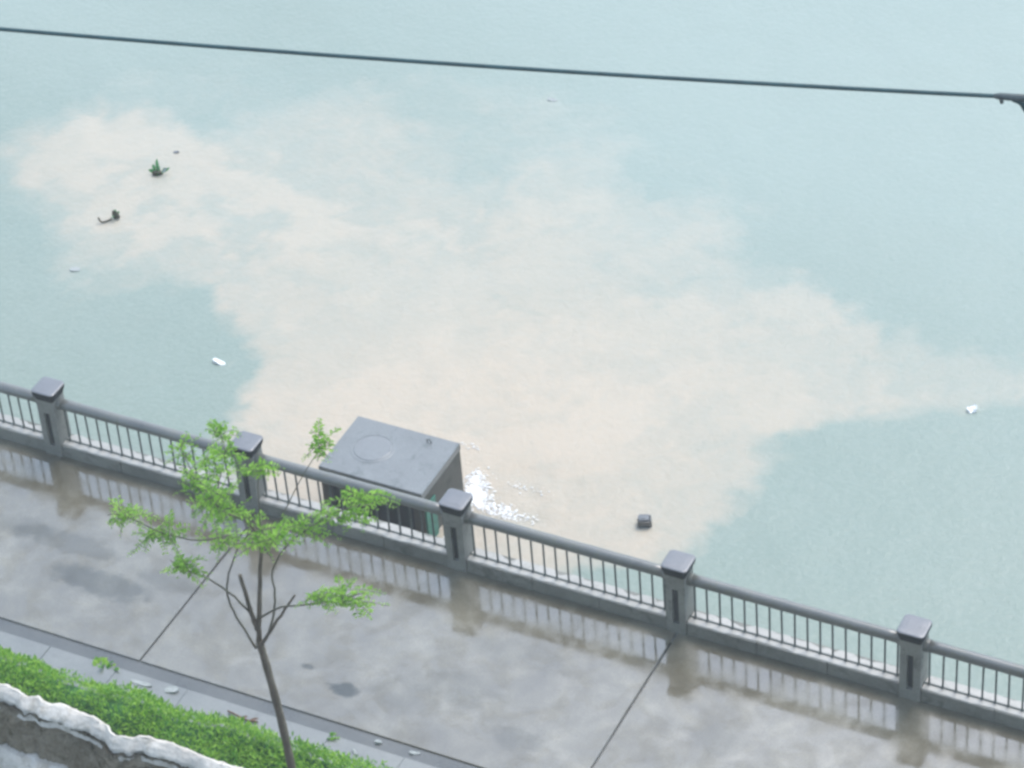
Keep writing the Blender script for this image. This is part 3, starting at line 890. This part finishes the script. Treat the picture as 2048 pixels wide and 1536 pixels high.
# ------------------------------------------------------------------ young tree
TREE = {
 'leader': [(-0.019, -4.5, 2.66), (0.037, -4.48, 3.117), (0.102, -4.45, 3.634), (0.148, -4.42, 4.063), (0.097, -4.4, 4.231), (-0.01, -4.42, 4.371)],
 'stubl': [(-0.022, -4.5, 2.826), (-0.024, -4.55, 3.118), (-0.023, -4.6, 3.423), (-0.023, -4.65, 3.761)],
 'stubr': [(0.013, -4.5, 2.61), (0.162, -4.52, 2.88), (0.361, -4.55, 3.218), (0.618, -4.6, 3.649)],
 'thinl': [(-0.077, -4.5, 2.516), (-0.2, -4.55, 2.905), (-0.26, -4.6, 3.265), (-0.221, -4.62, 3.593), (-0.113, -4.5, 3.969), (0.053, -4.4, 4.231)],
 'thinr': [(0.059, -4.5, 2.673), (0.168, -4.45, 2.986), (0.216, -4.4, 3.335), (0.198, -4.35, 3.656), (0.408, -4.3, 4.05), (0.605, -4.2, 4.25), (0.837, -4.05, 4.418), (1.117, -3.95, 4.571)],
 'horr': [(-0.031, -4.52, 2.962), (0.434, -4.65, 3.443), (0.867, -4.8, 3.763), (1.232, -4.86, 3.995), (1.744, -4.95, 4.381)],
 'horl': [(-0.044, -4.55, 3.111), (-0.101, -4.7, 3.445), (-0.147, -4.95, 3.865), (-0.373, -5.1, 4.096), (-0.535, -5.15, 4.227)],
 'upl': [(-0.01, -4.42, 4.371), (-0.087, -4.55, 4.523), (-0.148, -4.7, 4.782), (-0.394, -4.55, 4.849), (-0.631, -4.4, 4.899), (-0.785, -4.3, 5.018)],
 'upl2': [(-0.222, -4.6, 4.676), (-0.255, -4.4, 4.914), (-0.281, -4.2, 5.027), (-0.459, -4.0, 5.123)],
 'left': [(-0.239, -4.4, 4.061), (-0.512, -4.6, 4.063), (-0.811, -4.8, 4.216), (-1.143, -5.0, 4.53), (-1.334, -5.05, 4.522)],
 'upr': [(0.148, -4.42, 4.063), (0.359, -4.3, 4.394), (0.551, -4.1, 4.862), (0.74, -3.9, 5.231)],
 'up': [(0.148, -4.42, 4.063), (0.32, -4.6, 4.77), (0.592, -4.9, 5.655)]}
BR_R = {'leader': (0.032, 0.010), 'stubl': (0.030, 0.022), 'stubr': (0.024, 0.012), 'thinl': (0.016, 0.007), 'thinr': (0.015, 0.006), 'horr': (0.014, 0.006),
        'horl': (0.014, 0.006), 'upl': (0.012, 0.005), 'upl2': (0.010, 0.004), 'left': (0.012, 0.005), 'upr': (0.009, 0.004), 'up': (0.008, 0.004)}
CL = [((-0.459, -4.0, 5.123), 0.16, 0.16), ((-0.774, -4.3, 5.007), 0.17, 0.20), ((-0.52, -4.5, 4.824), 0.28, 0.25), ((-0.145, -4.7, 4.804), 0.25, 0.30),
      ((0.592, -4.9, 5.655), 0.22, 0.10), ((-0.257, -4.2, 5.07), 0.18, 0.16), ((0.74, -3.9, 5.231), 0.18, 0.25), ((-1.143, -5.0, 4.53), 0.29, 0.16),
      ((-0.866, -4.8, 4.183), 0.31, 0.21), ((-0.365, -5.1, 4.15), 0.25, 0.17), ((0.34, -4.6, 4.365), 0.43, 0.20), ((0.61, -4.2, 4.288), 0.29, 0.16),
      ((1.223, -4.0, 4.731), 0.31, 0.10), ((1.072, -3.9, 4.401), 0.18, 0.16), ((1.454, -4.9, 4.158), 0.38, 0.18), ((-0.447, -4.3, 3.849), 0.26, 0.17),
      ((1.072, -4.8, 3.944), 0.25, 0.10), ((0.042, -4.9, 5.581), 0.18, 0.14), ((-0.33, -4.55, 4.62), 0.26, 0.22), ((-0.10, -4.45, 4.45), 0.26, 0.18), ((0.86, -4.05, 4.42), 0.24, 0.12)]

def tree():
    t = thing("young_tree", (0.175, -4.5, -0.03), "slender young tree with sparse bright green feathery leaves growing in the hedge", "tree")
    tp = smooth_path([(0.176, -4.5, -0.03), (0.173, -4.5, 0.099), (0.169, -4.5, 0.388), (0.145, -4.5, 0.83), (0.117, -4.5, 1.384), (0.071, -4.5, 1.881), (0.019, -4.5, 2.367), (-0.019, -4.5, 2.66)], 4)
    rad = [0.053 - 0.010 * i / (len(tp) - 1) + 0.003 * math.sin(i * 1.7) for i in range(len(tp))]
    rad[-1] *= 0.8
    tk = tube("trunk", tp, rad, M["bark"], t, 12)
    for k, pts in TREE.items():
        sp = smooth_path(pts, 4)
        r0, r1 = BR_R[k]
        rr = [r0 + (r1 - r0) * i / (len(sp) - 1) for i in range(len(sp))]
        sp = [p + Vector((random.uniform(-.006, .006), random.uniform(-.006, .006), random.uniform(-.006, .006))) if 0 < i < len(sp) - 1 else p for i, p in enumerate(sp)]
        tube("branch", sp, rr, M["bark"] if r0 > 0.02 else M["twig"], t, 8)
    r = random.Random(12)
    view = Vector(_f)
    for ci, ((cx, cy, cz), rx, ry) in enumerate(CL):
        c = Vector((cx, cy, cz))
        v, f, tv, tf = [], [], [], []
        nr = 7 + int(24 * rx)
        for k in range(nr):
            a = 2 * math.pi * (k + r.random()) / nr
            R_ = Vector(_r); U_ = Vector(_u)
            q = r.uniform(0.25, 1.0)
            tip = c + R_ * (rx * 1.5 * math.cos(a) * q) + U_ * (ry * 1.45 * math.sin(a) * q) + view * r.uniform(-.5, .5) * rx
            st = c + (tip - c) * r.uniform(-0.25, 0.1) + Vector((r.gauss(0, rx * .25), r.gauss(0, .04), r.gauss(0, ry * .25)))
            ax = tip - st
            Lr = ax.length
            if Lr < 0.05: continue
            side = ax.cross(Vector((r.gauss(0, .4), r.gauss(0, .4), 1))).normalized()
            up = side.cross(ax).normalized()
            if up.z < 0: up = -up
            np_ = max(4, int(Lr / 0.026))
            path = []
            for i in range(np_ + 1):
                u = i / np_
                path.append(st + ax * u + Vector((0, 0, 0.10 * Lr * math.sin(u * 2.4) - 0.16 * Lr * u * u)))
            gv, gf = tube_geo(path[::2] if len(path) > 4 else path, 0.0035, 4)
            tf += [tuple(j + len(tv) for j in q_) for q_ in gf]; tv += gv
            for i in range(1, np_ + 1):
                u = i / np_
                ll = (0.040 + 0.036 * math.sin(math.pi * min(1, u * 0.9 + 0.1))) * r.uniform(.7, 1.2)
                for s in (-1, 1):
                    if r.random() < 0.22: continue
                    d = (side * s + ax.normalized() * r.uniform(.1, .6) + up * r.uniform(-.35, .45)).normalized()
                    w = ax.normalized() * (ll * r.uniform(.17, .26))
                    p = path[i]
                    n0 = len(v)
                    v += [p, p + d * (ll * .5) + w + up * .004, p + d * ll - up * (ll * .12), p + d * (ll * .5) - w + up * .004]
                    f.append((n0, n0 + 1, n0 + 2, n0 + 3))
        sp = mesh("leaf_spray", v, f, M["leaf"], t)
        sp["kind"] = "stuff"
        mesh("leaf_stalks", tv, tf, M["twig"], sp)
tree()

# ------------------------------------------------------------------ old wall in the near left corner
WALL = [(-6.0, -13.63), (2.0, -13.64), (4.2, -13.64), (4.447, -13.632), (4.503, -13.62), (4.605, -13.642), (4.697, -13.655), (4.756, -13.636), (4.818, -13.666), (4.876, -13.655), (4.935, -13.63), (5.051, -13.646), (5.21, -13.656), (5.346, -13.687), (5.394, -13.734), (5.445, -13.747), (5.569, -13.711), (5.577, -13.691), (5.647, -13.669), (5.868, -13.661), (6.063, -13.688), (6.241, -13.691), (6.412, -13.683), (7.0, -13.68), (16.0, -13.66)]
def old_wall():
    t = thing("old_wall", (5.0, -13.85, -0.22), "crumbling old house wall with broken whitish plaster coping in the near corner", "wall")
    wx = np.array([p[0] for p in WALL]); wy = np.array([p[1] for p in WALL])
    X = np.concatenate([np.linspace(-6, 3.6, 40), np.arange(3.62, 7.6, 0.014), np.linspace(7.62, 16, 40)])
    yb = np.interp(X, wx, wy) + (fbm(X * 22, X * 0 + 2, 3) - 0.5) * 0.018
    ZC = 12.0
    def grid(name, rows, mat, rough=0.0, smooth=True):
        n = len(X)
        fine = []
        for j in range(len(rows) - 1):
            k_ = 4 if rough else 1
            for q in range(k_):
                u = q / k_
                fine.append((rows[j][0] * (1 - u) + rows[j + 1][0] * u, rows[j][1] * (1 - u) + rows[j + 1][1] * u))
        fine.append(rows[-1])
        if rough:
            fine = [(y + rough * (fbm(X * 30, X * 0 + j * 0.9, 4) - 0.5) * (0 < j < len(fine) - 1), z + rough * (fbm(X * 26 + 50, X * 0 + j * 0.9 + 7, 4) - 0.5) * (0 < j < len(fine) - 1)) for j, (y, z) in enumerate(fine)]
        rows = fine
        nr = len(rows)
        v = []
        for i in range(n):
            for (y, z) in rows: v.append((X[i], float(y[i]), float(z[i])))
        f = [(i * nr + j, i * nr + j + 1, (i + 1) * nr + j + 1, (i + 1) * nr + j) for i in range(n - 1) for j in range(nr - 1)]
        return mesh(name, v, f, mat, t, smooth)
    N = lambda s, o, k=4: fbm(X * s + o, X * 0 + o * 0.37, k) - 0.5
    c0 = X * 0
    front = yb - 0.095 - 0.07 * N(3.0, 3) + 0.04 * N(16, 5)           # front lip of the coping
    crest = ZC + 0.02 * N(9, 7)
    # coping: back face, crest, top, front lip, underside
    grid("coping", [(yb - 0.10, c0 + ZC - 0.16), (yb - 0.004, c0 + ZC - 0.15), (yb, crest - 0.05), (yb - 0.006, crest - 0.012), (yb - 0.028, crest),
                    (0.6 * yb + 0.4 * front, crest - 0.004 + 0.014 * N(24, 1)), (0.25 * yb + 0.75 * front, ZC - 0.03 + 0.025 * N(14, 13)),
                    (front, ZC - 0.06 + 0.03 * N(7, 15)), (front - 0.006, ZC - 0.075 + 0.04 * N(7, 15)), (front + 0.03, ZC - 0.10 + 0.02 * N(9, 2)), (yb - 0.10, c0 + ZC - 0.16)], M["plaster"], 0.008)
    # mud-brick body, eroded hollow below the coping
    hollow = 0.07 * np.clip(N(2.2, 21) * 3.2 + 0.4, 0, 1)
    body_f = yb - 0.125 + 0.06 * N(5, 23)
    grid("wall_body", [(yb - 0.03, c0 - 0.22), (yb - 0.03, c0 + ZC - 0.13), (yb - 0.10, c0 + ZC - 0.115), (body_f + hollow + 0.05, c0 + ZC - 0.13),
                       (body_f + hollow * 1.2, ZC - 0.17 + 0.03 * N(6, 25)), (body_f + hollow, ZC - 0.22 + 0.05 * N(9, 27)), (body_f + 0.4 * hollow + 0.02 * N(18, 28), ZC - 0.28 + 0.03 * N(8, 29)),
                       (body_f - 0.01 + 0.03 * N(13, 30), ZC - 0.36 + 0.0 * X), (body_f - 0.04 + 0.03 * N(12, 31), ZC - 0.46 + 0.0 * X), (body_f - 0.06, c0 + ZC - 0.8), (body_f - 0.06, c0 - 0.22)], M["mud"], 0.05)
    # remaining sheet of plaster on the face with a torn upper edge
    tear = ZC - 0.47 + 0.34 * N(1.6, 33, 5) - 0.16 * np.clip((X - 4.9) * 1.2, 0, 1)
    face = body_f - 0.075
    grid("plaster_sheet", [(face + 0.05, tear - 0.004), (face + 0.004, tear), (face - 0.03 + 0.02 * N(14, 35), tear - 0.03), (face - 0.06 + 0.03 * N(9, 37), tear - 0.10),
                           (face - 0.07 + 0.03 * N(7, 38), tear - 0.2), (face - 0.07, c0 + 10.8), (face - 0.07, c0 - 0.22)], M["plaster"], 0.008)
old_wall()

# ------------------------------------------------------------------ overhead cable
def cable():
    A = Vector((-2.163, -4.224, 10.0)); B = Vector((7.621, -1.838, 10.0))
    d = B - A
    t = thing("overhead_cable", tuple((A + B) / 2), "dark overhead cable stretched across the top of the view above the river", "cable")
    pts = []
    for i in range(61):
        u = -2.0 + 5.0 * i / 60
        sag = 0.055 * ((u - 0.5) ** 2 * 4 - 1)
        pts.append(A + d * u + Vector((0, 0, sag)))
    tube("wire", pts, 0.021, M["cable"], t, 8)
    q = lambda u, dz=0: A + d * u + Vector((0, 0, 0.055 * ((u - 0.5) ** 2 * 4 - 1) + dz))
    tube("splice_sleeve", [q(0.972), q(0.978), q(1.0, -0.006), q(1.03, -0.012), q(1.06, 0.0)], [0.020, 0.034, 0.036, 0.036, 0.022], M["clamp"], t, 10)
    tube("clamp_bolt", [q(0.979, -0.015), q(0.980, -0.075)], [0.022, 0.017], M["clamp"], t, 8)
    tube("cable_loop", smooth_path([q(0.990, -0.02), q(0.998, -0.06), q(1.006, -0.17), q(1.03, -0.28), q(1.06, -0.20), q(1.07, -0.02)]), 0.03, M["cable"], t, 8)
cable()

# ------------------------------------------------------------------ rain haze in the air
def haze():
    o = box("haze", -1000, 1000, -1000, 1300, -4.5, 30.0, None)
    m = bpy.data.materials.new("haze"); m.use_nodes = True
    nt = m.node_tree; nt.nodes.clear()
    out = nt.nodes.new("ShaderNodeOutputMaterial"); pv = nt.nodes.new("ShaderNodeVolumePrincipled")
    pv.inputs["Color"].default_value = (0.93, 0.96, 0.98, 1)
    pv.inputs["Density"].default_value = 0.0016
    pv.inputs["Anisotropy"].default_value = 0.0
    nt.links.new(pv.outputs[0], out.inputs["Volume"])
    o.data.materials.append(m)
    tag(o, kind="stuff")
haze()
